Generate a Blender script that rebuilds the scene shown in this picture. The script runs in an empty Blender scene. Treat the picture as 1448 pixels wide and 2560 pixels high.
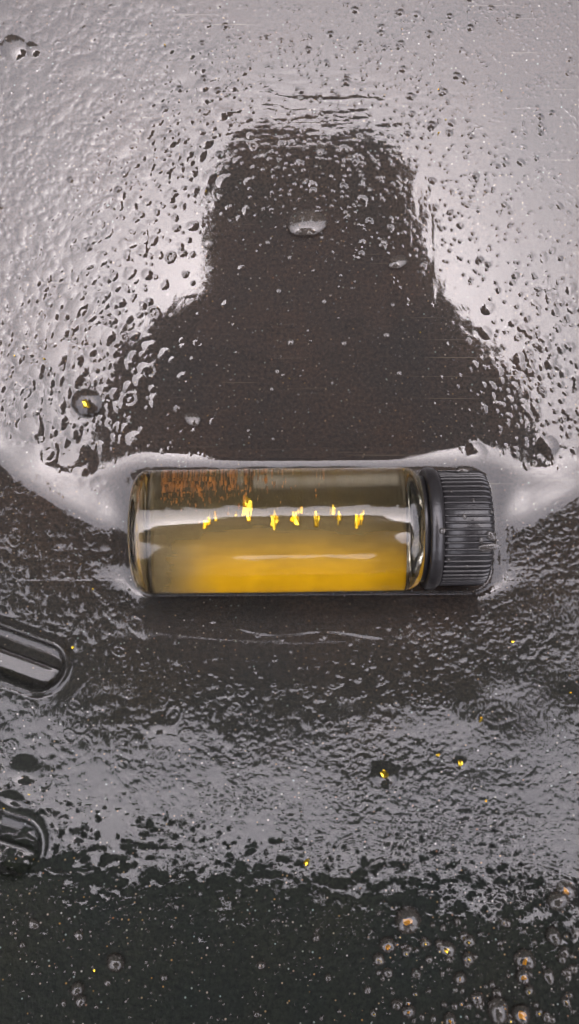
import bpy, bmesh, math, random
import numpy as np
from mathutils import Vector, Matrix, Euler
# one Blender unit is one centimetre
SC = bpy.context.scene
C = SC.collection
SC.unit_settings.scale_length = 0.01
rng = np.random.default_rng(11)
random.seed(5)
R = math.radians
S = 177.0            # photograph pixels per centimetre on the flat pan bottom
H = 13.0             # height of the phone lens above the pan bottom

# ------------------------------------------------------------------ camera
cd = bpy.data.cameras.new('camera')
cam = bpy.data.objects.new('camera', cd); C.objects.link(cam)
cam.location = (0, 0, H)
cd.sensor_fit = 'VERTICAL'
cd.sensor_height = 24.0
cd.lens = 24.0 * H * S / 2560.0
cd.clip_start = 0.1
cd.clip_end = 20000
SC.camera = cam

# ------------------------------------------------------------------ sky and sun
SUN_EL, SUN_AZ = R(82), R(8)        # azimuth clockwise from the top of the picture
w = bpy.data.worlds.new('World'); SC.world = w; w.use_nodes = True
nt = w.node_tree; nt.nodes.clear()
sky = nt.nodes.new('ShaderNodeTexSky'); sky.sky_type = 'NISHITA'; sky.sun_disc = False
sky.sun_elevation = SUN_EL; sky.sun_rotation = SUN_AZ
sky.air_density = 1.0; sky.dust_density = 3.0; sky.ozone_density = 1.0
hs = nt.nodes.new('ShaderNodeHueSaturation'); hs.inputs['Saturation'].default_value = 0.22
bg = nt.nodes.new('ShaderNodeBackground'); bg.inputs['Strength'].default_value = 0.15
out = nt.nodes.new('ShaderNodeOutputWorld')
nt.links.new(sky.outputs[0], hs.inputs['Color']); wb = nt.nodes.new('ShaderNodeMix'); wb.data_type = 'RGBA'; wb.blend_type = 'MULTIPLY'; wb.inputs[0].default_value = 1.0
wb.inputs[7].default_value = (1.04, 0.968, 1.0, 1)      # the warm grey cast of the overcast sky
nt.links.new(hs.outputs[0], wb.inputs[6]); nt.links.new(wb.outputs[2], bg.inputs['Color'])
nt.links.new(bg.outputs[0], out.inputs['Surface'])
sd = bpy.data.lights.new('sun', 'SUN'); sd.energy = 0.6; sd.angle = R(12); sd.color = (1.0, 0.95, 0.88)
sun = bpy.data.objects.new('sun', sd); C.objects.link(sun)
dirv = Vector((math.sin(SUN_AZ) * math.cos(SUN_EL), math.cos(SUN_AZ) * math.cos(SUN_EL), math.sin(SUN_EL)))
sun.rotation_euler = dirv.to_track_quat('Z', 'Y').to_euler()
sun.location = dirv * 500
vs = SC.view_settings
vs.view_transform = 'Standard'; vs.look = 'None'; vs.gamma = 1.0; vs.use_curve_mapping = False
vs.exposure = 2.92
SC.cycles.max_bounces = 14; SC.cycles.transmission_bounces = 12; SC.cycles.glossy_bounces = 6
SC.cycles.transparent_max_bounces = 16
SC.cycles.use_denoising = True; SC.cycles.denoising_prefilter = 'ACCURATE'

# ------------------------------------------------------------------ helpers
def link(name, me, mat, parent=None, smooth=True):
    o = bpy.data.objects.new(name, me); C.objects.link(o)
    if mat is not None and not me.materials: me.materials.append(mat)
    if smooth: me.polygons.foreach_set('use_smooth', [True] * len(me.polygons))
    if parent is not None: o.parent = parent
    return o
def bm_obj(name, bm, mat, parent=None, smooth=True):
    me = bpy.data.meshes.new(name); bm.to_mesh(me); bm.free()
    return link(name, me, mat, parent, smooth)
def tag(o, label=None, cat=None, group=None, kind=None):
    if label: o['label'] = label
    if cat: o['category'] = cat
    if group: o['group'] = group
    if kind: o['kind'] = kind
    return o
def empty(name, loc=(0, 0, 0)):
    o = bpy.data.objects.new(name, None); C.objects.link(o); o.location = loc; o.empty_display_size = 0.5
    return o
def grid_mesh(name, V, keep=None, close_u=False):
    """V: (rows, cols, 3) array; keep: mask of quads."""
    n, m = V.shape[:2]
    idx = np.arange(n * m).reshape(n, m)
    if close_u:
        a = idx; b = np.roll(idx, -1, axis=1)
        q = np.stack([a[:-1], b[:-1], b[1:], a[1:]], -1)
    else:
        q = np.stack([idx[:-1, :-1], idx[:-1, 1:], idx[1:, 1:], idx[1:, :-1]], -1)
    q = q[keep] if keep is not None else q.reshape(-1, 4)
    q = q.reshape(-1, 4)
    used = np.zeros(n * m, bool); used[q.ravel()] = True
    remap = np.cumsum(used) - 1
    co = V.reshape(-1, 3)[used]
    q = remap[q].astype(np.int32)
    me = bpy.data.meshes.new(name)
    me.vertices.add(len(co)); me.vertices.foreach_set('co', co.astype(np.float32).ravel())
    me.loops.add(q.size); me.loops.foreach_set('vertex_index', q.ravel())
    me.polygons.add(len(q))
    me.polygons.foreach_set('loop_start', np.arange(0, q.size, 4, dtype=np.int32))
    me.polygons.foreach_set('loop_total', np.full(len(q), 4, dtype=np.int32))
    me.update(calc_edges=True); me.validate()
    return me, used
def lathe(profile, seg=64):
    """solid of revolution round the local x axis, profile of (x, r)."""
    bm = bmesh.new(); rings = []
    for x, r in profile:
        if r < 1e-6: rings.append([bm.verts.new((x, 0, 0))])
        else: rings.append([bm.verts.new((x, r * math.cos(2 * math.pi * k / seg), r * math.sin(2 * math.pi * k / seg))) for k in range(seg)])
    for a, b in zip(rings[:-1], rings[1:]):
        for k in range(seg):
            k2 = (k + 1) % seg
            if len(a) == 1 and len(b) == 1: continue
            if len(a) == 1: bm.faces.new((a[0], b[k], b[k2]))
            elif len(b) == 1: bm.faces.new((a[k], b[0], a[k2]))
            else: bm.faces.new((a[k], b[k], b[k2], a[k2]))
    bmesh.ops.recalc_face_normals(bm, faces=bm.faces)
    return bm
def smoothstep(a, b, x):
    t = np.clip((x - a) / (b - a), 0, 1); return t * t * (3 - 2 * t)
_tab = rng.random((8, 256, 256))
def vnoise(x, y, s=0):
    xi = np.floor(x).astype(int); yi = np.floor(y).astype(int)
    fx = x - xi; fy = y - yi
    fx = fx * fx * fx * (fx * (fx * 6 - 15) + 10); fy = fy * fy * fy * (fy * (fy * 6 - 15) + 10)
    t = _tab[s % 8]
    a = t[yi & 255, xi & 255]; b = t[yi & 255, (xi + 1) & 255]
    c = t[(yi + 1) & 255, xi & 255]; d = t[(yi + 1) & 255, (xi + 1) & 255]
    return (a * (1 - fx) + b * fx) * (1 - fy) + (c * (1 - fx) + d * fx) * fy - 0.5
def fbm(x, y, s=0, oct=3):
    v = 0; a = 1.0
    for k in range(oct):
        v = v + a * vnoise(x * 2 ** k + 17.3 * k, y * 2 ** k + 9.1 * k, s + k); a *= 0.5
    return v

# ------------------------------------------------------------------ materials
def new_mat(name):
    m = bpy.data.materials.new(name); m.use_nodes = True
    m.node_tree.nodes.clear()
    o = m.node_tree.nodes.new('ShaderNodeOutputMaterial')
    return m, m.node_tree, o
def N(t, kind, **kw):
    n = t.nodes.new(kind)
    for k, v in kw.items():
        if k in n.inputs: n.inputs[k].default_value = v
        else: setattr(n, k, v)
    return n
def principled(name, col, rough=0.5, metal=0.0, spec=0.5, ior=1.5, noise=None, bump=None):
    m, t, o = new_mat(name)
    p = N(t, 'ShaderNodeBsdfPrincipled', Roughness=rough, Metallic=metal, IOR=ior)
    p.inputs['Specular IOR Level'].default_value = spec
    p.inputs['Base Color'].default_value = (*col, 1)
    t.links.new(p.outputs[0], o.inputs[0])
    tc = N(t, 'ShaderNodeTexCoord')
    if noise:
        nz = N(t, 'ShaderNodeTexNoise', Scale=noise[0], Detail=5.0)
        t.links.new(tc.outputs['Object'], nz.inputs['Vector'])
        cr = N(t, 'ShaderNodeValToRGB')
        cr.color_ramp.elements[0].color = (*noise[1], 1); cr.color_ramp.elements[0].position = 0.3
        cr.color_ramp.elements[1].color = (*noise[2], 1); cr.color_ramp.elements[1].position = 0.7
        t.links.new(nz.outputs[0], cr.inputs[0]); t.links.new(cr.outputs[0], p.inputs['Base Color'])
    if bump:
        nb = N(t, 'ShaderNodeTexNoise', Scale=bump[0], Detail=4.0)
        t.links.new(tc.outputs['Object'], nb.inputs['Vector'])
        b = N(t, 'ShaderNodeBump', Strength=1.0, Distance=bump[1])
        t.links.new(nb.outputs[0], b.inputs['Height']); t.links.new(b.outputs[0], p.inputs['Normal'])
    return m

def pan_material():
    m, t, o = new_mat('black_pan_plastic')
    p = N(t, 'ShaderNodeBsdfPrincipled', Roughness=0.5, IOR=1.46)
    p.inputs['Specular IOR Level'].default_value = 0.12
    tc = N(t, 'ShaderNodeTexCoord')
    # even black plastic with patches of brown fines
    n1 = N(t, 'ShaderNodeTexNoise', Scale=0.7, Detail=6.0, Roughness=0.6)
    t.links.new(tc.outputs['Object'], n1.inputs['Vector'])
    r1 = N(t, 'ShaderNodeValToRGB')
    r1.color_ramp.elements[0].position = 0.32; r1.color_ramp.elements[0].color = (0.0135, 0.0120, 0.0106, 1)
    r1.color_ramp.elements[1].position = 0.72; r1.color_ramp.elements[1].color = (0.0270, 0.0168, 0.0108, 1)
    t.links.new(n1.outputs[0], r1.inputs[0])
    # grains of dust and sand lying on the plastic
    n2 = N(t, 'ShaderNodeTexNoise', Scale=22.0, Detail=3.0, Roughness=0.7)
    t.links.new(tc.outputs['Object'], n2.inputs['Vector'])
    r2 = N(t, 'ShaderNodeValToRGB')
    r2.color_ramp.elements[0].position = 0.36; r2.color_ramp.elements[0].color = (0.45, 0.45, 0.45, 1)
    r2.color_ramp.elements[1].position = 0.74; r2.color_ramp.elements[1].color = (2.0, 1.75, 1.5, 1)
    t.links.new(n2.outputs[0], r2.inputs[0])
    mul = N(t, 'ShaderNodeMix', data_type='RGBA', blend_type='MULTIPLY'); mul.inputs[0].default_value = 1.0
    t.links.new(r1.outputs[0], mul.inputs[6]); t.links.new(r2.outputs[0], mul.inputs[7])
    # colour darkened and tinted teal up the side, standing in for vignetting and dimmer light
    sp = N(t, 'ShaderNodeSeparateXYZ'); t.links.new(tc.outputs['Object'], sp.inputs[0])
    mr = N(t, 'ShaderNodeMapRange'); mr.inputs[1].default_value = 0.15; mr.inputs[2].default_value = 1.6
    t.links.new(sp.outputs[2], mr.inputs[0])
    cl = N(t, 'ShaderNodeMix', data_type='RGBA', blend_type='MULTIPLY'); cl.inputs[7].default_value = (0.24, 0.50, 0.47, 1)
    t.links.new(mr.outputs[0], cl.inputs[0]); t.links.new(mul.outputs[2], cl.inputs[6])
    # hair scratches in the plastic
    last = cl
    for ang_, sc_ in ((0.25, 1.1), (1.2, 0.9), (-0.7, 1.3)):
        mp = N(t, 'ShaderNodeMapping'); mp.inputs['Rotation'].default_value = (0, 0, ang_); mp.inputs['Scale'].default_value = (0.45 * sc_, 26 * sc_, 1)
        t.links.new(tc.outputs['Object'], mp.inputs[0])
        ns = N(t, 'ShaderNodeTexNoise', Scale=1.0, Detail=1.0); t.links.new(mp.outputs[0], ns.inputs['Vector'])
        g_ = N(t, 'ShaderNodeMapRange'); g_.inputs[1].default_value = 0.73; g_.inputs[2].default_value = 0.79
        g_.inputs[4].default_value = 0.8
        t.links.new(ns.outputs[0], g_.inputs[0])
        m_ = N(t, 'ShaderNodeMix', data_type='RGBA'); m_.inputs[7].default_value = (0.075, 0.06, 0.04, 1)
        iv = N(t, 'ShaderNodeMapRange'); iv.inputs[1].default_value = 0.05; iv.inputs[2].default_value = 0.25; iv.inputs[3].default_value = 1.0; iv.inputs[4].default_value = 0.0
        t.links.new(sp.outputs[2], iv.inputs[0])
        gm = N(t, 'ShaderNodeMath', operation='MULTIPLY'); t.links.new(g_.outputs[0], gm.inputs[0]); t.links.new(iv.outputs[0], gm.inputs[1])
        t.links.new(gm.outputs[0], m_.inputs[0]); t.links.new(last.outputs[2], m_.inputs[6]); last = m_
    mul = last
    v = N(t, 'ShaderNodeTexVoronoi', Scale=13.0)
    t.links.new(tc.outputs['Object'], v.inputs['Vector'])
    lt = N(t, 'ShaderNodeMath', operation='LESS_THAN'); lt.inputs[1].default_value = 0.145
    t.links.new(v.outputs['Distance'], lt.inputs[0])
    hv = N(t, 'ShaderNodeSeparateColor'); t.links.new(v.outputs['Color'], hv.inputs[0])
    gt = N(t, 'ShaderNodeMath', operation='GREATER_THAN'); gt.inputs[1].default_value = 0.45
    t.links.new(hv.outputs[0], gt.inputs[0])
    mm = N(t, 'ShaderNodeMath', operation='MULTIPLY'); t.links.new(lt.outputs[0], mm.inputs[0]); t.links.new(gt.outputs[0], mm.inputs[1])
    cr = N(t, 'ShaderNodeValToRGB')
    e = cr.color_ramp.elements
    e[0].position = 0.0; e[0].color = (0.10, 0.04, 0.015, 1)
    e[1].position = 1.0; e[1].color = (0.20, 0.19, 0.18, 1)
    e.new(0.35).color = (0.10, 0.13, 0.12, 1); e.new(0.7).color = (0.12, 0.065, 0.015, 1)
    t.links.new(hv.outputs[1], cr.inputs[0])
    mx = N(t, 'ShaderNodeMix', data_type='RGBA')
    t.links.new(mm.outputs[0], mx.inputs[0]); t.links.new(mul.outputs[2], mx.inputs[6]); t.links.new(cr.outputs[0], mx.inputs[7])
    t.links.new(mx.outputs[2], p.inputs['Base Color'])
    nb = N(t, 'ShaderNodeTexNoise', Scale=16.0, Detail=5.0); t.links.new(tc.outputs['Object'], nb.inputs['Vector'])
    b = N(t, 'ShaderNodeBump', Strength=0.6, Distance=0.02); t.links.new(nb.outputs[0], b.inputs['Height'])
    t.links.new(b.outputs[0], p.inputs['Normal'])
    t.links.new(p.outputs[0], o.inputs[0])
    return m
def film_material(name='clear_water', ior=1.5, rough=0.042, tint=(0.97, 0.97, 0.96), bump=(30.0, 0.00006), grey_mix=0.06, mcol=(0.118, 0.116, 0.114)):
    m, t, o = new_mat(name)
    fr = N(t, 'ShaderNodeFresnel', IOR=ior)
    tr = N(t, 'ShaderNodeBsdfTransparent'); tr.inputs[0].default_value = (*tint, 1)
    gl = N(t, 'ShaderNodeBsdfGlossy', Roughness=rough)
    mx = N(t, 'ShaderNodeMixShader')
    df = N(t, 'ShaderNodeBsdfDiffuse'); df.inputs[0].default_value = (*mcol, 1)     # diffuse grey that brightens the water, standing in for reflected sky
    ms = N(t, 'ShaderNodeMixShader'); ms.inputs[0].default_value = grey_mix
    t.links.new(tr.outputs[0], ms.inputs[1]); t.links.new(df.outputs[0], ms.inputs[2])
    t.links.new(fr.outputs[0], mx.inputs[0]); t.links.new(ms.outputs[0], mx.inputs[1]); t.links.new(gl.outputs[0], mx.inputs[2])
    if bump:
        tc = N(t, 'ShaderNodeTexCoord')
        nb = N(t, 'ShaderNodeTexNoise', Scale=bump[0], Detail=3.0); t.links.new(tc.outputs['Object'], nb.inputs['Vector'])
        b = N(t, 'ShaderNodeBump', Strength=1.0, Distance=bump[1]); t.links.new(nb.outputs[0], b.inputs['Height'])
        t.links.new(b.outputs[0], gl.inputs['Normal']); t.links.new(b.outputs[0], fr.inputs['Normal'])
    t.links.new(mx.outputs[0], o.inputs[0])
    return m
def glass_material(name, ior, rough=0.0, col=(1, 1, 1), bump=None):
    m, t, o = new_mat(name)
    g = N(t, 'ShaderNodeBsdfGlass', IOR=ior, Roughness=rough); g.inputs['Color'].default_value = (*col, 1)
    if bump:
        tc = N(t, 'ShaderNodeTexCoord')
        mp = N(t, 'ShaderNodeMapping'); mp.inputs['Scale'].default_value = bump[2]
        t.links.new(tc.outputs['Object'], mp.inputs[0])
        nb = N(t, 'ShaderNodeTexNoise', Scale=bump[0], Detail=3.0); t.links.new(mp.outputs[0], nb.inputs['Vector'])
        b = N(t, 'ShaderNodeBump', Strength=1.0, Distance=bump[1]); t.links.new(nb.outputs[0], b.inputs['Height'])
        t.links.new(b.outputs[0], g.inputs['Normal'])
    t.links.new(g.outputs[0], o.inputs[0])
    return m
def cover_material(name, cols, scale, rough=0.7, thin=(0.20, 0.165, 0.095)):
    """fines that lie thicker and thinner: the mesh attribute 'cover' says how closely the grains lie"""
    m, t, o = new_mat(name)
    d = N(t, 'ShaderNodeBsdfPrincipled', Roughness=rough); d.inputs['Specular IOR Level'].default_value = 0.1
    tc = N(t, 'ShaderNodeTexCoord')
    nz = N(t, 'ShaderNodeTexNoise', Scale=scale, Detail=4.0); t.links.new(tc.outputs['Object'], nz.inputs['Vector'])
    cr = N(t, 'ShaderNodeValToRGB')
    cr.color_ramp.elements[0].position = 0.3; cr.color_ramp.elements[0].color = (*cols[0], 1)
    cr.color_ramp.elements[1].position = 0.7; cr.color_ramp.elements[1].color = (*cols[1], 1)
    t.links.new(nz.outputs[0], cr.inputs[0])
    ag = N(t, 'ShaderNodeAttribute', attribute_name='gold')
    mg = N(t, 'ShaderNodeMix', data_type='RGBA'); mg.inputs[6].default_value = (*thin, 1)
    t.links.new(ag.outputs['Fac'], mg.inputs[0]); t.links.new(cr.outputs[0], mg.inputs[7]); t.links.new(mg.outputs[2], d.inputs['Base Color'])
    at = N(t, 'ShaderNodeAttribute', attribute_name='cover')
    tr = N(t, 'ShaderNodeBsdfTransparent')
    mx = N(t, 'ShaderNodeMixShader')
    t.links.new(at.outputs['Fac'], mx.inputs[0]); t.links.new(tr.outputs[0], mx.inputs[1]); t.links.new(d.outputs[0], mx.inputs[2])
    t.links.new(mx.outputs[0], o.inputs[0])
    return m

M_pan = pan_material()
M_water = film_material()
M_drop = film_material('clear_drop', ior=1.5, rough=0.03, bump=None, grey_mix=0.2, mcol=(0.12, 0.105, 0.09))
M_glass = glass_material('vial_glass', 1.47, 0.0, (1, 1, 1), bump=(6.0, 0.0012, (0.25, 3.0, 3.0)))
M_vwater = glass_material('vial_water', 1.33 / 1.47, 0.0, (0.97, 0.94, 0.86))
M_cap = principled('black_cap_plastic', (0.013, 0.012, 0.0125), 0.3, spec=0.5, bump=(26.0, 0.004))
M_gold = principled('gold', (1.0, 0.74, 0.08), 0.24, metal=1.0, bump=(20.0, 0.02))
M_amber = principled('amber_glint', (0.62, 0.27, 0.004), 0.12, spec=0.6)  # colour of the amber light glints in the beads
M_silt = cover_material('golden_silt', ((0.47, 0.270, 0.002), (0.54, 0.315, 0.003)), 3.0)
M_sandg = principled('rusty_sand', (0.12, 0.06, 0.02), 0.5, noise=(9.0, (0.03, 0.02, 0.015), (0.42, 0.17, 0.03)))
M_ground = principled('gravel_ground', (0.08, 0.07, 0.06), 0.9, noise=(0.05, (0.05, 0.045, 0.04), (0.11, 0.10, 0.085)))
M_tree = principled('dark_needles', (0.02, 0.028, 0.018), 0.8, noise=(0.02, (0.012, 0.018, 0.01), (0.03, 0.04, 0.022)))
M_jacket = principled('dark_jacket', (0.015, 0.015, 0.018), 0.8, bump=(0.6, 0.3))
M_skin = principled('skin', (0.35, 0.2, 0.14), 0.5)
M_wool = principled('wool_cap', (0.02, 0.018, 0.02), 0.9, bump=(2.0, 0.2))
M_phone = principled('phone_shell', (0.02, 0.02, 0.022), 0.3)

# ------------------------------------------------------------------ pan surface
CX, CY, R0 = (770 - 724) / S, (1280 - 137) / S, 1254 / S
_d = np.linspace(-8, 12, 8001)
_sl = 28.3 * smoothstep(-0.29, 0.27, _d) + 0.5 * smoothstep(0.3, 3.2, _d) + 1.2 * smoothstep(3.3, 4.1, _d)
_z = np.cumsum(np.tan(np.radians(_sl))) * (_d[1] - _d[0]); _z -= _z[0]
def dist_r(x, y): return np.hypot(x - CX, y - CY) - R0
def z_plain(x, y): return np.interp(dist_r(x, y), _d, _z)
def to_px(x, y, z): return 724 + S * x * H / (H - z), 1280 - S * y * H / (H - z)
def at_px(u, v, lift=0.0, zf=None):
    """the point on the pan that the lens sees at photograph pixel (u, v)"""
    u = np.asarray(u, float); v = np.asarray(v, float)
    zf = zf or z_plain
    x0 = (u - 724) / S; y0 = (1280 - v) / S; z = np.zeros_like(x0)
    for _ in range(24):
        k = (H - z) / H; z = 0.5 * z + 0.5 * (zf(x0 * k, y0 * k) + lift)
    k = (H - z) / H
    return x0 * k, y0 * k, z
# two riffles: troughs in the side wall, each with its rounded inner end in the picture
def seg_point(u, v):
    a = at_px(u, v); return np.array([float(a[0]), float(a[1])])
RIF = []
for (ua, va, ub, vb, rad) in ((-420, 1480, 108, 1664, 0.27), (-420, 1990, 38, 2118, 0.30)):
    RIF.append((seg_point(ua, va), seg_point(ub, vb), rad))
def riffle_q(x, y, a, b, rad):
    ab = b - a; L = np.hypot(*ab); t = ab / L; n = np.array([-t[1], t[0]])
    s = (x - a[0]) * t[0] + (y - a[1]) * t[1]; c = (x - a[0]) * n[0] + (y - a[1]) * n[1]
    sc = np.clip(s, 0, L); dd = np.hypot(s - sc, c)
    return dd / rad, c / rad
def carve(x, y):
    dz = np.zeros_like(x)
    for a, b, rad in RIF:
        q, c = riffle_q(x, y, a, b, rad)
        along = np.maximum(((x - b[0]) * (b - a)[0] + (y - b[1]) * (b - a)[1]) / np.hypot(*(b - a)), 0)
        m = q < 1.45
        lip = 0.045 * np.exp(-((q - 1.12) / 0.16) ** 2)
        # steep drop from the upper side, a sharp step, then a flatter floor that climbs to the lower lip
        ov = np.clip(along / rad, 0, 0.999)
        ce = np.clip(c / np.sqrt(1 - ov ** 2), -1, 1)
        prof_ = np.interp(ce, [-1, -0.86, -0.72, -0.12, 0.02, 0.10, 0.5, 0.8, 1.0], [0, -0.07, -0.105, -0.082, -0.062, -0.10, -0.115, -0.06, 0.0]) * np.sqrt(1 - ov ** 4)
        dz += np.where(m, lip + np.where(q < 1, prof_, 0), 0)
    return dz
def z_pan(x, y): return z_plain(x, y) + carve(x, y)

pan = empty('gold_pan', (0, 0, 0))
tag(pan, 'wet black plastic gold pan under the vial, flat bottom and sloping riffled side', 'gold pan')
rr = np.unique(np.concatenate([np.linspace(0.0, 6.4, 40), np.linspace(6.4, 8.0, 40), np.linspace(8.0, 17.5, 110)]))[1:]
ph = np.linspace(0, 2 * np.pi, 1080, endpoint=False)
PR, PP = np.meshgrid(rr, ph, indexing='ij')
PX = CX + PR * np.cos(PP); PY = CY + PR * np.sin(PP)
PZ = z_pan(PX, PY)
V = np.stack([PX, PY, PZ], -1)
V = np.concatenate([np.tile(np.array([[CX, CY, 0.0]]), (1080, 1))[None], V], 0)
# rolled rim and the outer side down to the ground
top = V[-1].copy(); zt = float(top[0, 2])
outer = [(17.75, zt + 0.12), (18.05, zt + 0.05), (18.1, zt - 0.25), (17.8, zt - 0.45)]
outer += [(r_, float(z_plain(np.array(CX + r_), np.array(CY))) - 0.62) for r_ in (17.0, 14.0, 12.0, 11.0, 10.0, 9.0)] + [(8.0, -0.33), (7.0, -0.34), (0.01, -0.34)]
for k, zk in outer:
    ring = top.copy()
    ring[:, 0] = CX + k * np.cos(ph); ring[:, 1] = CY + k * np.sin(ph); ring[:, 2] = zk
    V = np.concatenate([V, ring[None]], 0)
me, _ = grid_mesh('pan_body', V[::-1] if False else V, close_u=True)
me.flip_normals()
link('pan_body', me, M_pan, pan)
ZG = -0.38
g = bmesh.new()
bmesh.ops.create_grid(g, x_segments=24, y_segments=24, size=6000)
for v_ in g.verts: v_.co.z = ZG + random.uniform(-0.2, 0) * (v_.co.length > 50) * 20
tag(bm_obj('ground', g, M_ground), kind='structure')

# ------------------------------------------------------------------ vial frame
PV = (H - 0.83) / H / S
VX = (340 - 724) * PV; VY = (1280 - 1330) * PV; VZ = 0.835; VR = 0.815
VROT = R(0.7)
vial = empty('glass_vial', (VX, VY, VZ)); vial.rotation_euler = (0, 0, VROT)
tag(vial, 'small clear glass vial with ribbed black screw cap lying on its side', 'vial')

# ------------------------------------------------------------------ water film (height map over the pan)
STEP = 2.0
us = np.concatenate([np.arange(-1010, -95, 15.0), np.arange(-95, 1546, STEP), np.arange(1560, 2460, 15.0)])
vv = np.concatenate([np.arange(-1010, -95, 15.0), np.arange(-95, 2656, STEP)])
U, W = np.meshgrid(us, vv)
X, Y, Z = at_px(U, W, zf=z_pan)
D = dist_r(X, Y)
h = np.zeros_like(U)
def stamp(arr, u, v, r, hh, shape=0, ax=1.0, ang=0.0, mode='max'):
    e = r * max(ax, 1.0) * 1.5
    i0 = int(np.searchsorted(vv, v - e)); i1 = int(np.searchsorted(vv, v + e)) + 1
    j0 = int(np.searchsorted(us, u - e)); j1 = int(np.searchsorted(us, u + e)) + 1
    if i1 <= i0 or j1 <= j0: return
    du = U[i0:i1, j0:j1] - u; dv = W[i0:i1, j0:j1] - v
    ca, sa = math.cos(ang), math.sin(ang)
    a = (du * ca + dv * sa) / (r * ax); b = (-du * sa + dv * ca) / r
    q2 = a * a + b * b
    if shape == 0: z = hh * np.clip(1 - q2, 0, None)
    elif shape == 1:                                    # ring with a dimple
        q = np.sqrt(q2); z = hh * (np.exp(-((q - 0.75) / 0.2) ** 2) + 0.7 * np.exp(-(q / 0.3) ** 2))
    else: z = hh * np.exp(-2.2 * q2)
    s_ = arr[i0:i1, j0:j1]
    if mode == 'max': np.maximum(s_, z, out=s_)
    else: s_ += z
CM = 1 / S
def blob(u0, v0, ru, rv, soft=0.5):
    return smoothstep(1 + soft, 1 - soft, np.hypot((U - u0) / ru, (W - v0) / rv))
def blobp(u, v, u0, v0, ru, rv, soft=0.5):
    return float(smoothstep(1 + soft, 1 - soft, np.hypot((u - u0) / ru, (v - v0) / rv)))
# slow swell of the film
h += 0.0028 * fbm(U / 210, W / 210, 1, 2)
swell = h.copy()
rough_zone = 0.10 + 0.5 * blob(150, 350, 420, 620) + 0.4 * blob(1300, 850, 260, 330) + 0.45 * smoothstep(1640, 1900, W)
h += 0.0013 * rough_zone * fbm(U / 46, W / 46, 2, 3)
# wrinkles that run round the middle of the pan
PHI = np.arctan2(W - 1000, U - 770); RHO = np.hypot((U - 770) * 1.25, W - 1000)
near = np.exp(-((RHO - 740) / 110) ** 2) * smoothstep(1250, 1050, W)
h += 0.00026 * (0.1 + 2.0 * near) * fbm(RHO / 24, PHI * 9.0, 3, 3) * smoothstep(1300, 1150, W)
h += 0.00013 * fbm(U / 9, W / 9, 5, 2) * (0.4 + rough_zone)
smooth_wing = np.exp(-(D / 0.30) ** 4)              # water lying in the crease stays smooth
h += smoothstep(1580, 1760, W) * (0.024 + 0.034 * fbm(U / 330, W / 210, 7, 2))
h += 0.0011 * blob(60, 120, 380, 330, 0.7) * fbm(U / 13, W / 13, 4, 2) + 0.0006 * blob(60, 780, 260, 330, 0.6) * fbm(U / 20, W / 20, 6, 2)
pool = 1.0 * blob(1340, 1270, 190, 150, 0.4) + 0.7 * blob(190, 1215, 170, 130, 0.4)    # water held in the crease beside both ends of the vial
smooth_wing = np.maximum(smooth_wing, np.clip(pool, 0, 1) * np.exp(-((D + 0.03) / 0.36) ** 4))
h *= 1 - 0.96 * smooth_wing
h += 0.036 * pool * np.exp(-((D + 0.06) / 0.24) ** 2)
# loose ripples that break up the edge of the reflection
h += 0.0019 * blob(830, 265, 290, 100, 0.6) * fbm(U / 75, W / 17, 2, 3)
h += 0.0005 * blob(1050, 560, 75, 230, 0.6) * fbm(U / 15, W / 75, 6, 2)
_du, _dv = (U + W * 0.55) / 1.14, (W - U * 0.55) / 1.14
h += 0.0007 * blob(390, 900, 160, 190, 0.6) * fbm(_du / 20, _dv / 80, 3, 2)
h += 0.0007 * blob(1180, 860, 130, 120, 0.6) * fbm(U / 60, W / 34, 5, 2)
foam = np.zeros_like(h)
def foam_density(u, v):
    d = 0.0
    d = max(d, 1.0 * blobp(u, v, 60, 260, 420, 460))
    d = max(d, 0.75 * blobp(u, v, 80, 850, 260, 300))
    d = max(d, 0.05 * blobp(u, v, 420, 600, 200, 500, 0.3))
    d = max(d, 0.45 * blobp(u, v, 1390, 930, 150, 260))
    if v > 1180: d = max(d, 0.8 * blobp(u, v, 80, 1420, 260, 200))
    if v > 1250: d = max(d, 0.9 * blobp(u, v, 1400, 1500, 330, 260))
    if v > 1600: d = max(d, 1.0 * float(smoothstep(1640, 1850, v + 0.12 * abs(u - 820) - 90 * (1 if 500 < u < 1000 else 0))))
    if v > 1480: d = max(d, 0.03 if v < 1640 and 330 < u < 1010 else 0.10)
    return d
n_f = 0
for _ in range(64000):
    u = random.uniform(-95, 1545); v = random.uniform(-95, 2320)
    if random.random() > foam_density(u, v): continue
    if v < 1200 and random.random() < 0.66: continue
    n_f += 1
    left = max(0.0, 1 - u / 700) * (0.4 if v < 640 else 1)
    r = min(4.5 + random.expovariate(1.0) * (2.4 + 4.0 * left), 36)
    if v > 1950: r = min(r * 0.8, 24)
    if u > 1000 and 1250 < v < 1750: r = min(r, 13)
    a = random.uniform(0.03, 0.095) if v < 1200 else random.uniform(0.06, 0.15)
    a *= min(1.25, (9 / r) ** 0.7)
    if 680 < v < 1200 and (u < 300 or u > 1230): a *= 1.25
    stamp(foam, u, v, r, a * r * CM, 0 if random.random() < (0.95 if v < 1600 else 0.82) else 1, random.uniform(1, 1.5), random.uniform(0, 3.1))
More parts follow.
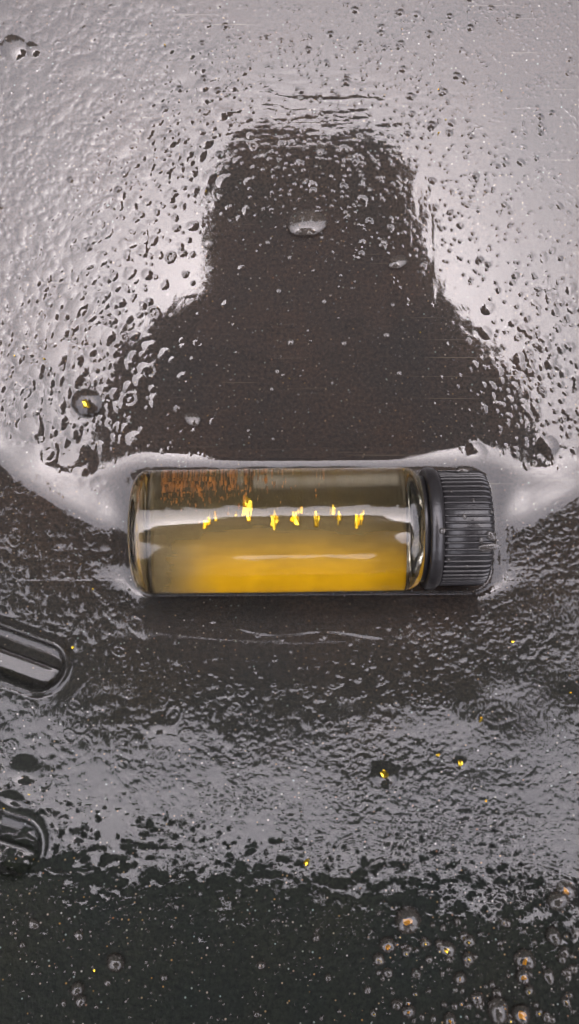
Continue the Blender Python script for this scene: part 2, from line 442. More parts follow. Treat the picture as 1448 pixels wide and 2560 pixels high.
# fine beads over the rest of the bottom
for _ in range(6500):
    u = random.uniform(-95, 1545); v = random.uniform(-95, 1180)
    tr_ = blobp(u, v, 1150, 200, 520, 420) + 0.3 - 0.28 * blobp(u, v, 770, 830, 400, 520, 0.3)
    if random.random() > tr_: continue
    if random.random() < 0.06: r = random.uniform(5, 9)
    else: r = random.uniform(2.2, 3.9)
    stamp(foam, u, v, r, r * CM * random.uniform(0.08, 0.26), 0, random.uniform(1, 1.5), math.atan2(v - 1000, u - 770) + 1.57)
# a few named lumps and dents seen in the picture
for (u, v, r, hh) in ((36, 122, 34, 0.028), (82, 126, 20, 0.02), (218, 1008, 36, 0.07), (962, 1935, 34, 0.06), (1150, 1905, 18, 0.04), (65, 1920, 42, 0.03),
                      (1190, 1130, 26, 0.02), (440, 1640, 24, 0.012), (1370, 1115, 26, 0.02), (30, 2010, 40, 0.05), (195, 2085, 22, 0.03),
                      (400, 1810, 30, 0.02), (250, 1760, 20, 0.02)):
    stamp(foam, u, v, r, hh, 0, 1.1, 0.4)
patch = np.clip(0.75 + 1.1 * fbm(U / 150, W / 95, 7, 2), 0.25, 1.25)
foam *= np.where(W > 1450, patch, 1.0)
foam *= 1 - 0.93 * smooth_wing
for a, b, rad in RIF:
    foam *= smoothstep(1.15, 1.55, riffle_q(X, Y, a, b, rad)[0])
h += foam
# meniscus round the vial
uc, vc = (345 + 1222) / 2, (1180 + 1478) / 2
qx = np.abs(U - uc) - ((1222 - 345) / 2 - 50); qy = np.abs(W - vc + (U - uc) * 0.006) - ((1478 - 1180) / 2 - 50)
sdf = np.hypot(np.maximum(qx, 0), np.maximum(qy, 0)) + np.minimum(np.maximum(qx, qy), 0) - 50
up = smoothstep(1420, 1300, W)
ends = smoothstep(0, 60, np.abs(U - uc) - 400) * smoothstep(1150, 1230, W) * smoothstep(1500, 1400, W)
A = 0.11 - 0.022 * up + 0.07 * ends
LM = (9.5 + 16.5 * up + 4 * blob(1080, 1150, 140, 60) + 30 * ends)
men = A * np.exp(-np.clip(sdf, 0, None) / LM)
h = h * smoothstep(15, 105, sdf + 30 * (W > 1400)) + men
# edge of the puddle below the vial
pe = 1548 + 34 * smoothstep(380, 800, U) + 8 * np.sin(U / 47)
h += 0.0035 * np.exp(-((W - pe) / 7) ** 2) * smoothstep(330, 420, U) * smoothstep(1010, 930, U)
# rivulet streaks along the smooth water in the crease
h += smooth_wing * (0.0022 * fbm(D / 0.10, np.arctan2(Y - CY, X - CX) * 2.2, 4, 2) + 0.0006 * fbm(D / 0.035, np.arctan2(Y - CY, X - CX) * 3, 6, 1))
inner = smoothstep(-140, -60, U) * smoothstep(1590, 1520, U) * smoothstep(-140, -60, W)
h = h * inner + (swell + 0.004 * fbm(U / 95, W / 95, 4, 2)) * (1 - inner)
FT = 0.016 + h
# under the vial the film stops at the glass
cr_, sr_ = math.cos(VROT), math.sin(VROT)
LX = (X - VX) * cr_ + (Y - VY) * sr_; LY = -(X - VX) * sr_ + (Y - VY) * cr_
inside = (np.abs(LY) < VR) & (LX > 0.02) & (LX < 4.58)
vz = VZ - np.sqrt(np.clip(VR ** 2 - LY ** 2, 0, None))
ZF = Z + FT
ZF = np.where(inside, np.minimum(ZF, np.maximum(vz - 0.02, Z + 0.004)), ZF)
# where the slope has drained the film breaks into islands
edge = 2165 + 0.08 * U + 80 * fbm(U / 120, W / 90, 6, 3)
wet = (edge - W) / 120 + 1.7 * fbm(U / 24, W / 14, 2, 3) + 1.1 * fbm(U / 13, W / 9, 5, 2)
far = 930 - np.maximum(np.abs(U - 724) - 724, np.maximum(-W, 0))
wet = np.minimum(wet, far / 160 + 1.6 * fbm(U / 190, W / 190, 3, 3))
keep = wet > 0
taper = smoothstep(0.0, 0.3, wet)
ZF = np.where(W > 2000, Z + (ZF - Z) * (0.15 + 0.85 * taper), ZF)
kq = keep[:-1, :-1] & keep[1:, :-1] & keep[:-1, 1:] & keep[1:, 1:]
me, _ = grid_mesh('water_film', np.stack([X, Y, ZF], -1), kq)
me.flip_normals()
film = link('water_film', me, M_water)
tag(film, kind='structure')

# ------------------------------------------------------------------ vial parts
def arc(x0, r0, x1, r1, n, bulge=1):
    return [(x0 + (x1 - x0) * (1 - math.cos(t)) if bulge else x0 + (x1 - x0) * math.sin(t),
             r0 + (r1 - r0) * (math.sin(t) if bulge else 1 - math.cos(t))) for t in [math.pi / 2 * k / n for k in range(1, n + 1)]]
prof = [(0.02, 0), (0.0, 0.3), (0.0, 0.60)] + arc(0.0, 0.60, 0.17, VR, 8) + [(0.6, VR), (1.8, VR + 0.004), (3.0, VR), (3.52, VR - 0.002)] \
     + arc(3.52, VR - 0.002, 3.74, 0.64, 7, 0) + [(3.80, 0.60), (4.35, 0.60), (4.35, 0.0)]
bm_obj('glass_body', lathe(prof, 128), M_glass, vial)
IR = 0.725
prof = [(0.13, 0), (0.12, 0.3), (0.12, 0.54)] + arc(0.12, 0.54, 0.30, IR, 8) + [(1.0, IR), (2.4, IR), (3.44, IR)] \
     + arc(3.44, IR, 3.66, 0.54, 7, 0) + [(3.72, 0.50), (4.30, 0.50), (4.30, 0.0)]
bm_obj('water', lathe(prof, 128), M_vwater, vial)
cap = bm_obj('screw_cap', lathe([(3.90, 0.0), (3.90, 0.735), (4.52, 0.725), (4.575, 0.70), (4.60, 0.64), (4.59, 0.0)], 96), M_cap, vial)
bm_obj('cap_ring', lathe([(3.79, 0.63), (3.79, 0.775), (3.81, 0.80), (3.86, 0.808), (3.92, 0.80), (3.96, 0.765), (3.965, 0.70)], 96), M_cap, cap)
bm_obj('liner', lathe([(3.70, 0.66), (3.72, 0.70), (3.785, 0.70), (3.785, 0.61)], 64), M_cap, cap)
NR = 54
def rib_mesh():
    bm = bmesh.new(); rows = []
    for x, k in ((3.93, 0.8), (4.0, 1.0), (4.3, 1.0), (4.48, 1.0), (4.55, 0.8), (4.585, 0.3)):
        rows.append([bm.verts.new((x, 0.020 * math.cos(a) * (0.7 + 0.3 * k), 0.718 - (1 - k) * 0.02 + 0.040 * k * math.sin(a) - 0.0)) for a in [math.pi * j / 6 for j in range(7)]])
    for a, b in zip(rows[:-1], rows[1:]):
        for j in range(6): bm.faces.new((a[j], b[j], b[j + 1], a[j + 1]))
    bm.faces.new(rows[-1]); bm.faces.new(rows[0][::-1])
    bmesh.ops.recalc_face_normals(bm, faces=bm.faces)
    me = bpy.data.meshes.new('rib'); bm.to_mesh(me); bm.free()
    me.polygons.foreach_set('use_smooth', [True] * len(me.polygons)); me.materials.append(M_cap)
    return me
rme = rib_mesh()
for k in range(NR):
    o = bpy.data.objects.new('rib', rme); C.objects.link(o); o.parent = cap
    o.rotation_euler = (2 * math.pi * k / NR, 0, 0)

# ------------------------------------------------------------------ what is in the vial
def vial_pt(lx, ang, r):          # ang from straight down, positive towards the top of the picture
    ly = r * math.sin(ang); lz = -r * math.cos(ang)
    return Vector((VX + lx * cr_ - ly * sr_, VY + lx * sr_ + ly * cr_, VZ + lz))
# golden silt along the lowest part of the glass
nx, na = 150, 84
lx = np.linspace(0.16, 3.62, nx)[:, None]; an = np.radians(np.linspace(-72, 72, na))[None, :]
lxg, ang = np.broadcast_arrays(lx, an)
gold = smoothstep(0.1, 1.1, lxg + 0.15 * fbm(ang * 4, lxg * 1.5, 1)) * smoothstep(R(9), R(-36), ang + 0.04 * fbm(lxg * 1.3, ang * 5, 2))
cov = (0.62 + 0.38 * gold) * smoothstep(R(24), R(6), ang) * smoothstep(R(-72), R(-52), ang)
cov = np.maximum(cov, 0.30 * smoothstep(R(72), R(55), ang) * smoothstep(R(0), R(10), ang))  # faint cover on the upper wall, added to lighten its dark strip
cov = np.clip(cov * (0.97 + 0.12 * fbm(lxg * 3, ang * 14, 3)), 0, 1)
rad = IR - 0.012 - 0.03 * cov
ly = rad * np.sin(ang); lz = -rad * np.cos(ang)
me, _ = grid_mesh('golden_silt', np.stack([VX + lxg * cr_ - ly * sr_, VY + lxg * sr_ + ly * cr_, VZ + lz], -1))
at_ = me.attributes.new('cover', 'FLOAT', 'POINT'); at_.data.foreach_set('value', cov.ravel().astype(np.float32))
ag_ = me.attributes.new('gold', 'FLOAT', 'POINT'); ag_.data.foreach_set('value', gold.ravel().astype(np.float32))
tag(link('golden_silt', me, M_silt), 'cloudy golden silt settled along the inside of the vial', 'silt', kind='stuff')
# rusty grains of sand, upper left inside the vial
bm = bmesh.new()
for _ in range(800):
    l = 0.3 + abs(random.gauss(0.15, 0.85)); a = R(random.gauss(26, 8) + 3 * min(l, 2) + abs(random.gauss(0, 6)))
    if l > 3.0: continue
    s = min(0.0045 + random.expovariate(1) * 0.0055, 0.026)
    m4 = Matrix.Translation(vial_pt(l, a, IR - 0.02)) @ Euler((random.random() * 6, random.random() * 6, 0)).to_matrix().to_4x4() @ Matrix.Diagonal((s * random.uniform(.6, 1.3), s, s * .8, 1))
    bmesh.ops.create_icosphere(bm, subdivisions=1, radius=1.0, matrix=m4)
for v_ in bm.verts: v_.co += Vector((random.uniform(-1, 1), random.uniform(-1, 1), random.uniform(-1, 1))) * 0.003
tag(bm_obj('sand', bm, M_sandg, smooth=False), 'rust brown sand grains inside the vial near its base', 'sand', kind='stuff')
def flake_mesh(sx, sy, th, n=9):
    bm = bmesh.new()
    ring = []
    for k in range(n):
        a = 2 * math.pi * k / n; f = random.uniform(0.55, 1.2)
        ring.append((sx * f * math.cos(a), sy * f * math.sin(a)))
    top = [bm.verts.new((x * .9, y * .9, th * random.uniform(-.2, 2.2))) for x, y in ring]
    mid = [bm.verts.new((x, y, 0)) for x, y in ring]
    bot = [bm.verts.new((x * .9, y * .9, -th)) for x, y in ring]
    inner = [bm.verts.new((x * .45, y * .45, th * random.uniform(.5, 2.4))) for x, y in ring[::2]]
    ct = bm.verts.new((0, 0, th * 1.4)); cb = bm.verts.new((0, 0, -th))
    for k in range(n):
        k2 = (k + 1) % n
        bm.faces.new((mid[k], mid[k2], top[k2], top[k])); bm.faces.new((bot[k], bot[k2], mid[k2], mid[k])); bm.faces.new((bot[k2], bot[k], cb))
    m = len(inner)
    bmesh.ops.delete(bm, geom=inner, context='VERTS')
    for k in range(n):
        bm.faces.new((top[k], top[(k + 1) % n], ct))
    bmesh.ops.recalc_face_normals(bm, faces=bm.faces)
    me = bpy.data.meshes.new('gold_flake'); bm.to_mesh(me); bm.free()
    return me
FL = [  # pixel, size along the vial and across it (px), label
    (513, 1307, 26, 26, 0.7, 'gold flake leaning left at the left end of the row inside the vial'),
    (535, 1290, 10, 22, 0.2, 'thin gold sliver right beside the leftmost flake inside the vial'),
    (587, 1284, 8, 12, 0.0, 'tiny gold speck left of the tallest flake inside the vial'),
    (617, 1264, 28, 66, 0.0, 'tallest pointed gold flake in the vial, under the rusty sand'),
    (685, 1305, 20, 46, 0.0, 'upright blocky gold flake right of the tallest one in the vial'),
    (740, 1300, 26, 40, -0.4, 'round ended gold flake with a small crumb above it, mid vial'),
    (752, 1275, 16, 20, 0.3, 'small gold crumb above the round ended flake in mid vial'),
    (793, 1301, 16, 34, 0.0, 'narrow gold flake alone right of mid vial'),
    (836, 1277, 18, 26, 0.5, 'upper gold flake of the slanting pair in the right half of the vial'),
    (851, 1296, 14, 32, 0.2, 'lower gold flake of the slanting pair in the right half of the vial'),
    (897, 1305, 16, 38, 0.1, 'paler gold flake of the close pair nearest the black cap'),
    (910, 1297, 12, 32, -0.2, 'darker gold flake of the close pair nearest the black cap'),
]
for (u, v, w_, hgt, rot, lab) in FL:
    me = flake_mesh(w_ * PV / 1.8, hgt * PV / 2.8, 0.02, 12)
    o = link('gold_flake', me, M_gold, smooth=False)
    off = (1330 - v) * PV                     # seen offset; the round water magnifies about twice
    a = math.asin(max(-0.9, min(0.9, off * 0.50 / IR)))
    p = vial_pt((u - 340) * PV, a, IR - 0.03)
    o.location = p; o.rotation_euler = (random.uniform(-0.30, -0.14), random.uniform(-0.2, 0.2), rot)
    tag(o, lab, 'gold flake', 'gold flakes inside the vial')

# ------------------------------------------------------------------ water drops
def drop_mesh(k):
    rs = random.Random(k); bm = bmesh.new(); n = 18; rows = 6
    ph0 = [rs.uniform(0, 6.3) for _ in range(3)]; am = [rs.uniform(.03, .11), rs.uniform(.02, .08), rs.uniform(0, .05)]
    rings = []
    for j in range(rows):
        t = j / rows; q = 1 - t
        ring = []
        for i in range(n):
            a = 2 * math.pi * i / n
            f = 1 + (am[0] * math.cos(2 * a + ph0[0]) + am[1] * math.cos(3 * a + ph0[1]) + am[2] * math.cos(5 * a + ph0[2]))
            qq = math.sin(q * math.pi / 2)
            ring.append(bm.verts.new((qq * f * math.cos(a), qq * f * math.sin(a), (math.cos(q * math.pi / 2)) )))
        rings.append(ring)
    c = bm.verts.new((0, 0, 1))
    for a, b in zip(rings[:-1], rings[1:]):
        for i in range(n): bm.faces.new((a[i], a[(i + 1) % n], b[(i + 1) % n], b[i]))
    for i in range(n): bm.faces.new((rings[-1][i], rings[-1][(i + 1) % n], c))
    me = bpy.data.meshes.new('water_drop'); bm.to_mesh(me); bm.free()
    me.polygons.foreach_set('use_smooth', [True] * len(me.polygons)); me.materials.append(M_drop)
    return me
DM = [drop_mesh(k) for k in range(7)]
def normal_at(x, y):
    e = 0.01
    zx = float(z_plain(np.array(x + e), np.array(y)) - z_plain(np.array(x - e), np.array(y))) / (2 * e)
    zy = float(z_plain(np.array(x), np.array(y + e)) - z_plain(np.array(x), np.array(y - e))) / (2 * e)
    return Vector((-zx, -zy, 1)).normalized()
def drop(u, v, r, label, group, flat=0.72, lift=0.0, stretch=1.0, ang=None, lean=0.0):
    x, y, z = (float(t) for t in at_px(np.array(u), np.array(v)))
    o = bpy.data.objects.new('water_drop', random.choice(DM)); C.objects.link(o)
    s = r / S * (H - z) / H
    n = normal_at(x, y); up_ = n.copy()
    n = Euler((-lean, 0, 0)).to_matrix() @ n
    o.location = Vector((x, y, z)) + up_ * lift
    o.rotation_mode = 'QUATERNION'
    o.rotation_quaternion = n.to_track_quat('Z', 'Y') @ Euler((0, 0, random.uniform(0, 6.28) if ang is None else ang)).to_quaternion()
    o.scale = (s * stretch, s, s * flat * random.uniform(0.65, 1.15))
    return tag(o, label, 'water drop', group)
BIG = [  # the drops one can point to, bottom right first
    (1020, 2300, 24, 'largest amber lit drop alone on the dark slope below the film edge'),
    (970, 2362, 15, 'round amber lit drop below left of the largest amber drop'),
    (1117, 2371, 14, 'oval drop with a yellow glint right of the two amber drops'),
    (946, 2397, 11, 'small drop with a yellow glint just below the round amber drop'),
    (1312, 2398, 19, 'wide drop with an orange core near the right edge of the dark slope'),
    (1308, 2440, 14, 'drop with a bright lower rim just under the wide orange cored drop'),
    (1372, 2440, 11, 'upright drop with a pale tail near the right edge'),
    (1150, 2445, 12, 'reddish orange drop in the middle right of the dark slope'),
    (1172, 2352, 12, 'right drop of the merged pair with a yellow tip'),
    (1160, 2340, 9, 'left drop of the merged pair with a yellow tip'),
    (1412, 2225, 20, 'pale bright drop with orange core highest at the right edge'),
    (1396, 2250, 18, 'long merged drop just below the highest right edge drop'),
    (1384, 2340, 14, 'lone upright drop midway along the right edge'),
    (1193, 2496, 13, 'two lobed white drop near the bottom of the dark slope'),
    (1245, 2525, 20, 'long running drop with a white right side at the bottom edge'),
    (1303, 2535, 18, 'forked running drop with amber left arm at the bottom right'),
    (1125, 2550, 13, 'orange lit drop cut by the bottom edge of the picture'),
    (1021, 2528, 12, 'pale drop left of the orange drops at the bottom edge'),
    (1064, 2357, 10, 'plain round drop between the amber drop and the yellow glint drop'),
    (1171, 2395, 12, 'plain drop under the merged yellow tipped pair'),
    (289, 2406, 17, 'largest clear drop alone on the dark lower left'),
    (194, 2472, 13, 'clear drop below left of the lone largest drop at lower left'),
    (202, 2502, 11, 'dull flat drop right under another clear drop at lower left'),
    (85, 2310, 9, 'oval clear drop nearest the lower riffle on the dark left slope'),
    (197, 2338, 9, 'rightmost of a short row of three drops on the lower left'),
]
for (u, v, r, lab) in BIG:
    drop(u, v, r * 1.38, lab, 'single drops on the drained lower slope', stretch=1.25 if 'long' in lab or 'oval' in lab or 'upright' in lab else 1.0,
         ang=1.57 if ('upright' in lab or 'running' in lab) else None)
G1 = 'small beads on the drained lower slope'
L1 = 'small clear water bead on the dark drained slope along the bottom'
GR = []
cnt = 0
while cnt < 165:
    u = random.uniform(10, 1440); v = random.uniform(2230, 2555)
    pr = 0.18 + 0.85 * smoothstep(800, 1300, u) + 0.25 * smoothstep(350, 100, u) * (v > 2330)
    if random.random() > pr: continue
    if v < 2175 + 0.075 * u + 30: continue
    r = min(3.6 + (1.8 + random.expovariate(1) * 3.4 if u > 900 else random.expovariate(1) * 1.4), 13)
    drop(u, v, r, L1, G1); cnt += 1
    if u > 850 and r > 5.2 and random.random() < 0.45 and len(GR) < 26: GR.append((u, v, r))
G2 = 'beads inside the dark reflection above the vial'
L2 = 'small raised water bead within the dark reflection above the vial'
TOPB = [(768, 556, 40, 'largest pale lumpy drop in the dark reflection above the vial'), (482, 1048, 18, 'pale ragged drop in the dark area above the left end of the vial'),
        (655, 386, 13, 'comma shaped pale drop at the top left of the dark reflection'), (800, 375, 15, 'pale drop at the top middle of the dark reflection'),
        (873, 396, 10, 'round pale drop right of the top middle drop in the dark reflection'), (995, 655, 17, 'elongated pale drop on the right edge of the dark reflection'),
        (520, 605, 15, 'pale drop on the left shoulder of the dark reflection'), (255, 1165, 9, 'lone bead beside the left water ridge near the vial base'), (335, 1097, 9, 'pale bead pair just above the upper left corner of the vial'),
        (960, 604, 10, 'pale drop at the upper right of the dark reflection'), (762, 455, 9, 'round bead above the largest lumpy drop in the dark reflection')]
for (u, v, r, lab) in TOPB:
    drop(u, v, r, lab, 'single drops in the dark reflection', flat=0.36, lift=0.018, stretch=1.5 if r == 17 else (1.2 if r > 14 else 1.0), ang=0.3 if r == 40 else None, lean=0.24)
cnt = 0
while cnt < 70:
    v = random.uniform(350, 1150); u = random.gauss(790, 150 + 0.12 * (v - 350))
    if abs(u - 770) > 200 + 0.35 * (v - 350) * 0.8: continue
    if random.random() > (1.0 if v < 600 else 0.35): continue
    r = min(3.0 + random.expovariate(1) * 1.6, 9)
    drop(u, v, r, L2, G2, flat=0.36, lift=0.017, lean=0.16); cnt += 1
# the countless finest beads, one mesh
def bead_cloud(n, where, rmin, rmax, flat, lift, label):
    vs_, fs_ = [], []
    base = np.array([(math.cos(a) * q, math.sin(a) * q, zz) for q, zz in ((1, 0), (0.72, 0.69)) for a in np.linspace(0, 2 * np.pi, 8, endpoint=False)] + [(0, 0, 1)])
    tri = []
    for i in range(8):
        j = (i + 1) % 8; tri += [(i, j, 8 + j, 8 + i), (8 + i, 8 + j, 16)]
    k = 0
    while k < n:
        u = random.uniform(0, 1448); v = random.uniform(300, 2560)
        if random.random() > where(u, v): continue
        r = min(rmin + random.expovariate(1) * (rmax - rmin) / 3, rmax)
        x, y, z = (float(t) for t in at_px(np.array(u), np.array(v)))
        q = normal_at(x, y).to_track_quat('Z', 'Y').to_matrix()
        s = r / S * (H - z) / H
        p = (base * np.array([s * random.uniform(.85, 1.2), s, s * flat])) @ np.array(q).T + np.array([x, y, z]) + np.array(q)[:, 2] * lift
        o = 17 * k; vs_.append(p); fs_ += [tuple(o + t for t in f) for f in tri]; k += 1
    me = bpy.data.meshes.new('fine_beads'); me.from_pydata(np.concatenate(vs_).tolist(), [], fs_); me.update()
    tag(link('fine_beads', me, M_drop), label, kind='stuff')
bead_cloud(1000, lambda u, v: 0.0 if v < 2185 + 0.085 * u else (0.25 + 0.75 * float(smoothstep(2420, 2200, v - 0.08 * u)) + 0.25 * (u > 900)), 1.6, 4.0, 0.5, 0.0, 'spray of the finest water beads on the dark drained slope')
bead_cloud(420, lambda u, v: 0.0 if v > 1150 or abs(u - 770) > 170 + 0.4 * (v - 330) else (0.9 if v < 650 else 0.4), 1.5, 3.4, 0.4, 0.02, 'finest water beads scattered within the dark reflection')
# drops on the cap
def cap_drop(u, v, sx, sy, hh, rad, label, ang=0.0, m=0):
    px, py = (u - 340) * PV, (1330 - v) * PV
    a = math.asin(max(-.95, min(.95, py / rad)))
    p = Vector((VX + px * cr_ - py * sr_, VY + px * sr_ + py * cr_, VZ + rad * math.cos(a)))
    o = bpy.data.objects.new('water_drop', DM[m]); C.objects.link(o); o.location = p
    o.rotation_euler = (-a if False else -a, 0, ang); o.scale = (sx * PV, sy * PV, hh)
    return tag(o, label, 'water drop', 'drops on the cap')
cap_drop(1082, 1333, 8, 8, 0.03, 0.805, 'round clear drop sitting on the smooth ring of the black cap')
cap_drop(1192, 1374, 26, 12, 0.035, 0.735, 'dark smeared drop lying across the ribs of the black cap', 0.15, 2)
cap_drop(1198, 1347, 10, 14, 0.035, 0.74, 'white glinting drop on the ribs near the outer end of the cap', 0.4, 3)
cap_drop(1174, 1357, 6, 9, 0.03, 0.74, 'small white glinting drop left of the dark smear on the cap', -0.3, 4)
for (u_, v_, s_, w_) in ((1110, 1240, 4, 'upper, close to the smooth ring'), (1135, 1300, 5, 'in the middle of the cap'), (1160, 1262, 4, 'just above the middle of the cap'), (1100, 1402, 4, 'lower, close to the smooth ring'), (1145, 1420, 5, 'nearest the lower edge of the cap'), (1200, 1290, 4, 'nearest the outer end of the cap'), (1185, 1230, 3, 'uppermost near the outer end')):
    cap_drop(u_, v_, s_, s_ * 1.3, 0.022, 0.748, 'tiny bead between the cap ribs, ' + w_, 0.0, 1)
cap_drop(1152, 1188, 22, 12, 0.06, 0.70, 'dark water bulge on the upper edge of the cap', 0.0, 5)

# ------------------------------------------------------------------ specks of gold in the pan
SP = [(413, 115, 5, 'gold speck near the top of the pan, left of centre'), (515, 480, 6, 'gold speck in a dark pit left of the dark reflection'), (1050, 832, 5, 'gold speck inside the right part of the dark reflection'),
      (112, 898, 6, 'bright gold speck at the left among the large bubbles'), (38, 890, 4, 'gold speck close to the left edge above the bright one'), (27, 942, 4, 'lower gold speck of the pair at the left edge'),
      (250, 1258, 6, 'gold speck on the water ridge left of the vial base'), (218, 1012, 13, 'rusty gold grain in a round dimple left of the dark reflection'),
      (185, 1617, 6, 'gold speck just right of the upper riffle'), (962, 1932, 13, 'largest gold grain in a bubble below the vial'), (1150, 1903, 10, 'pale gold grain right of the largest grain below the vial'),
      (75, 1984, 6, 'gold speck in a wide bubble above the lower riffle'), (12, 2018, 5, 'gold speck at the left edge above the lower riffle'), (1280, 1602, 6, 'gold speck on the right slope below the cap'),
      (1424, 1730, 6, 'gold speck at the right edge, middle of the slope'), (1200, 1797, 8, 'orange gold grain in the film right below the cap'), (1094, 1884, 7, 'gold grain just left of the pale gold grain'),
      (1213, 1999, 6, 'orange gold speck in the foam right of the large grain'), (1095, 226, 4, 'gold speck in the upper right film'), (1253, 230, 5, 'gold speck furthest right in the upper film'), (1114, 301, 5, 'lower gold speck of the upper right film'),
      (768, 2148, 9, 'amber grain at the ragged lower edge of the film'), (238, 2423, 5, 'bright orange speck on the dark lower left slope'), (234, 1472, 5, 'orange speck on the dark wall left under the vial'),
      (1096, 335, 5, 'gold speck beside a dark gap right of the reflection top'), (724, 947, 3, 'tiny gold dot in the middle of the dark reflection')]
def speck(u, v, r, lab, group, up=0.02, mat=None):
    x, y, z = (float(t) for t in at_px(np.array(u), np.array(v), zf=z_pan))
    s = r / S * (0.55 if r < 7 else 0.9)
    o = link('gold_speck', flake_mesh(s, s * random.uniform(.5, .9), s * .6, 7), mat or M_gold, smooth=False)
    o.location = (x, y, z + up + s * 0.5); o.rotation_euler = (random.uniform(-.8, 0.5), random.uniform(-.5, .5), random.uniform(0, 6))
    return tag(o, lab, 'gold speck', group)
for (u, v, r, lab) in SP: speck(u, v, r, lab, 'gold specks in the pan', 0.03 if r < 9 else 0.05)
for (u, v, r, lab) in BIG[:20]:  # grains added to stand for amber glints of light in the drops
    if any(k in lab for k in ('amber', 'yellow', 'orange')):
        speck(u, v + 2, r * 0.5, 'grain added for the glint in the ' + ' '.join(lab.split()[:9]), 'grains added as glints in drops', 0.0, M_gold if 'yellow' in lab else M_amber)

for (u, v, r) in GR:  # the same added glints under the small beads
    speck(u + r * .15, v + r * .25, r * 0.5, 'tiny added grain for the amber glint in a small bead on the lower right slope', 'grains added as glints under small beads', 0.0, random.choice((M_gold, M_gold, M_amber)))

# ------------------------------------------------------------------ riffle liners, parts of the pan
for a, b, rad in RIF:
    t = (b - a) / np.hypot(*(b - a)); n = np.array([-t[1], t[0]])
    L = float(np.hypot(*(b - a)))
    sg, cg = np.meshgrid(np.linspace(0.6 * L, L + rad, 60), np.linspace(-rad, rad, 41), indexing='ij')
    xx = a[0] + sg * t[0] + cg * n[0]; yy = a[1] + sg * t[1] + cg * n[1]
    q, _c = riffle_q(xx, yy, a, b, rad)
    k = q < 0.98
    kq = k[:-1, :-1] & k[1:, :-1] & k[:-1, 1:] & k[1:, 1:]
    me, _ = grid_mesh('riffle', np.stack([xx, yy, z_pan(xx, yy) + 0.006], -1), kq)
    bmn = me.polygons[0].normal.z
    if bmn < 0: me.flip_normals()
    link('riffle', me, M_pan, pan)

# ------------------------------------------------------------------ the person bending over the pan, seen as the dark reflection
def skin_person():
    P = {}
    J = [('hip', (0, -40, 92), 17), ('waist', (0, -24, 93), 15), ('chest', (0, -4, 86), 18), ('upper', (0, 8, 79), 18), ('neck', (-1.8, 17.3, 73), 16.6), ('skull', (-0.4, 21.0, 66), 8.9), ('crown', (0, 22.8, 60), 8.4),
         ('shl', (-15.2, 9.8, 77), 8.6), ('ell', (-11.2, 2, 50), 5.6), ('wrl', (-9, -4, 24), 3.2), ('pal', (-5.8, -5, 17.5), 3.0),
         ('shr', (14.2, 9.8, 77), 8.6), ('elr', (10.2, 2, 50), 5.4), ('wrr', (9, -4, 24), 3.2), ('par', (5.8, -5, 17.5), 3.0),
         ('hl', (-10, -42, 86), 10), ('kl', (-11, -38, 47), 6.5), ('al', (-11, -46, 8), 4.5), ('tl', (-12, -31, 3), 3.4),
         ('hr', (10, -42, 86), 10), ('kr', (11, -38, 47), 6.5), ('ar', (11, -46, 8), 4.5), ('tr', (12, -31, 3), 3.4)]
    for side in (-1, 1):
        for f in range(4):
            n = 'f%d%d' % (side, f)
            J += [(n + 'a', (side * 5.2, -2.5 - f * 1.9, 16.2), 0.95), (n + 'b', (side * 4.6, -2.3 - f * 1.9, 14.0 + 0.2 * f), 0.85), (n + 'c', (side * 2.8, -2.6 - f * 1.9, 13.9 + 0.2 * f), 0.7)]
        J += [('t%da' % side, (side * 5.4, -8.2, 18.5), 1.1), ('t%db' % side, (side * 4.4, -8.8, 16.2), 0.9)]
    idx = {j[0]: k for k, j in enumerate(J)}
    E = [('hip', 'waist'), ('waist', 'chest'), ('chest', 'upper'), ('upper', 'neck'), ('neck', 'skull'), ('skull', 'crown')]
    for s, a in (('l', -1), ('r', 1)):
        E += [('upper', 'sh' + s), ('sh' + s, 'el' + s), ('el' + s, 'wr' + s), ('wr' + s, 'pa' + s), ('hip', 'h' + s), ('h' + s, 'k' + s), ('k' + s, 'a' + s), ('a' + s, 't' + s)]
        for f in range(4):
            n = 'f%d%d' % (a, f); E += [('pa' + s, n + 'a'), (n + 'a', n + 'b'), (n + 'b', n + 'c')]
        E += [('pa' + s, 't%da' % a), ('t%da' % a, 't%db' % a)]
    me = bpy.data.meshes.new('person')
    me.from_pydata([j[1] for j in J], [(idx[a], idx[b]) for a, b in E], [])
    o = bpy.data.objects.new('person', me); C.objects.link(o); o.location = (2.2, 0, 0)
    m = o.modifiers.new('skin', 'SKIN'); m.use_smooth_shade = True
    for k, j in enumerate(J): me.skin_vertices[0].data[k].radius = (j[2], j[2])
    me.skin_vertices[0].data[idx['hip']].use_root = True
    sub = o.modifiers.new('sub', 'SUBSURF'); sub.levels = 1; sub.render_levels = 1
    dg = bpy.context.evaluated_depsgraph_get()
    nm = bpy.data.meshes.new_from_object(o.evaluated_get(dg))
    o.modifiers.clear(); o.data = nm; nm.name = 'person'
    nm.materials.clear(); nm.materials.append(M_jacket); nm.materials.append(M_skin)
    for p in nm.polygons:
        p.use_smooth = True
        c = p.center
        if c.z < 22 and c.y > -20 or (c.y > 13 and c.z < 63): p.material_index = 1
    return o
person = skin_person()
tag(person, 'person in a dark jacket bending over the pan, seen as the dark reflection', 'person')
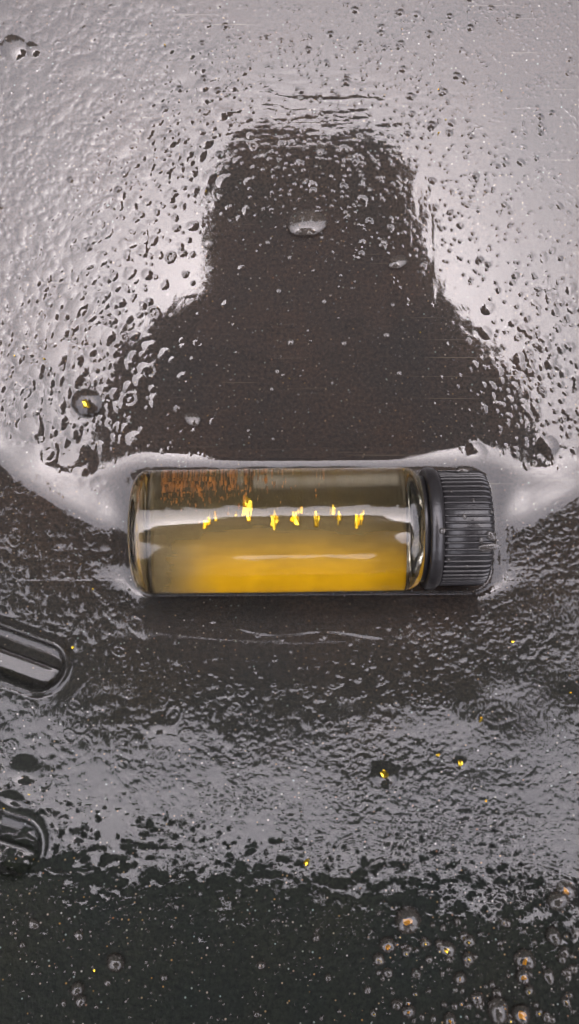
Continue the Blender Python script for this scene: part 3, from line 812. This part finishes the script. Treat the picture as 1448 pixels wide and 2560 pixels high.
def ball(name, loc, sc, mat, parent, cut=None):
    bm = bmesh.new(); bmesh.ops.create_uvsphere(bm, u_segments=20, v_segments=14, radius=1)
    if cut: bmesh.ops.bisect_plane(bm, geom=bm.verts[:] + bm.edges[:] + bm.faces[:], plane_co=(0, 0, 0), plane_no=cut, clear_outer=True)
    bmesh.ops.transform(bm, matrix=Matrix.Translation(loc) @ Matrix.Diagonal((*sc, 1)), verts=bm.verts)
    return bm_obj(name, bm, mat, parent)
kc = ball('knit_cap', (0, 0, 0), (1, 1, 1), M_wool, person, cut=(0, -0.6, 0.0))
for v_ in kc.data.vertices:          # a square crowned cap
    c = v_.co; f = (abs(c.x) ** 4 + abs(c.y) ** 4 + abs(c.z) ** 2.5) ** 0.25 if c.length > 0 else 1
    c /= max(f, 0.3); v_.co = (c.x * 8.7 - 0.5, 21.6 + c.y * 9.2, 64 + c.z * 9.6)
ball('nose', (0, 13.6, 60), (1.2, 1.6, 1.8), M_skin, person)
for s in (-1, 1):
    ball('eye', (s * 3, 15.0, 61.5), (1.2, 0.8, 0.9), M_phone, person)
    ball('ear', (s * 8.2, 19, 66), (0.8, 2.0, 2.6), M_skin, person)
# the phone the picture is taken with
ph_o = empty('mobile_phone', (0, 0, H + 0.25))
tag(ph_o, 'black mobile phone held flat above the vial by the person', 'phone')
bm = bmesh.new(); bmesh.ops.create_cube(bm, size=1, matrix=Matrix.Translation((0, -5.2, 0.4)) @ Matrix.Diagonal((6.9, 13.6, 0.72, 1)))
bmesh.ops.bevel(bm, geom=[e for e in bm.edges if abs((e.verts[0].co - e.verts[1].co).z) > 0.5], offset=0.7, segments=5, affect='EDGES')
bm_obj('shell', bm, M_phone, ph_o, smooth=False)
bm_obj('lens_ring', (lambda b: (bmesh.ops.create_cone(b, cap_ends=True, segments=32, radius1=0.6, radius2=0.65, depth=0.12, matrix=Matrix.Translation((0, 0, 0.02))), b)[1])(bmesh.new()), M_phone, ph_o, smooth=False)

# ------------------------------------------------------------------ conifer ring added out of view for dark reflections
bm = bmesh.new(); rt = random.Random(3)
for k in range(84):
    az = R(90 + k / 84 * 360 + rt.uniform(-1.5, 1.5)); dist = rt.uniform(760, 1000)
    fa = abs((math.degrees(az) - 90 + 180) % 360 - 180)
    el = (49.5 if fa < 24 else ((42 if math.cos(az) < 0 else 33) if fa < 75 else (33 if fa < 120 else (41 if 235 < math.degrees(az) % 360 < 303 else 20)))) + (14 * (fa > 24) * max(0, 1 - (fa - 24) / 14)) * 0.9 + rt.uniform(-2.0, 1)
    hh = dist * math.tan(R(el)); bx, by = dist * math.cos(az), dist * math.sin(az)
    wd = rt.uniform(110, 160)
    L = 9
    for j in range(L):
        z0 = hh * (0.04 + 0.93 * j / L); z1 = min(hh, z0 + hh * 0.26); r0 = wd * (1 - j / L) ** 0.8 + 8
        n = 14; ap = bm.verts.new((bx, by, z1))
        ring = [bm.verts.new((bx + r0 * (1 if i % 2 else 0.62) * rt.uniform(.8, 1.15) * math.cos(2 * math.pi * i / n), by + r0 * (1 if i % 2 else 0.62) * rt.uniform(.8, 1.15) * math.sin(2 * math.pi * i / n), z0 + rt.uniform(-15, 15))) for i in range(n)]
        for i in range(n): bm.faces.new((ring[i], ring[(i + 1) % n], ap))
tag(bm_obj('added_forest', bm, M_tree, smooth=False), 'dark conifer wood added out of view to give the water dark reflections', 'wood', kind='stuff')
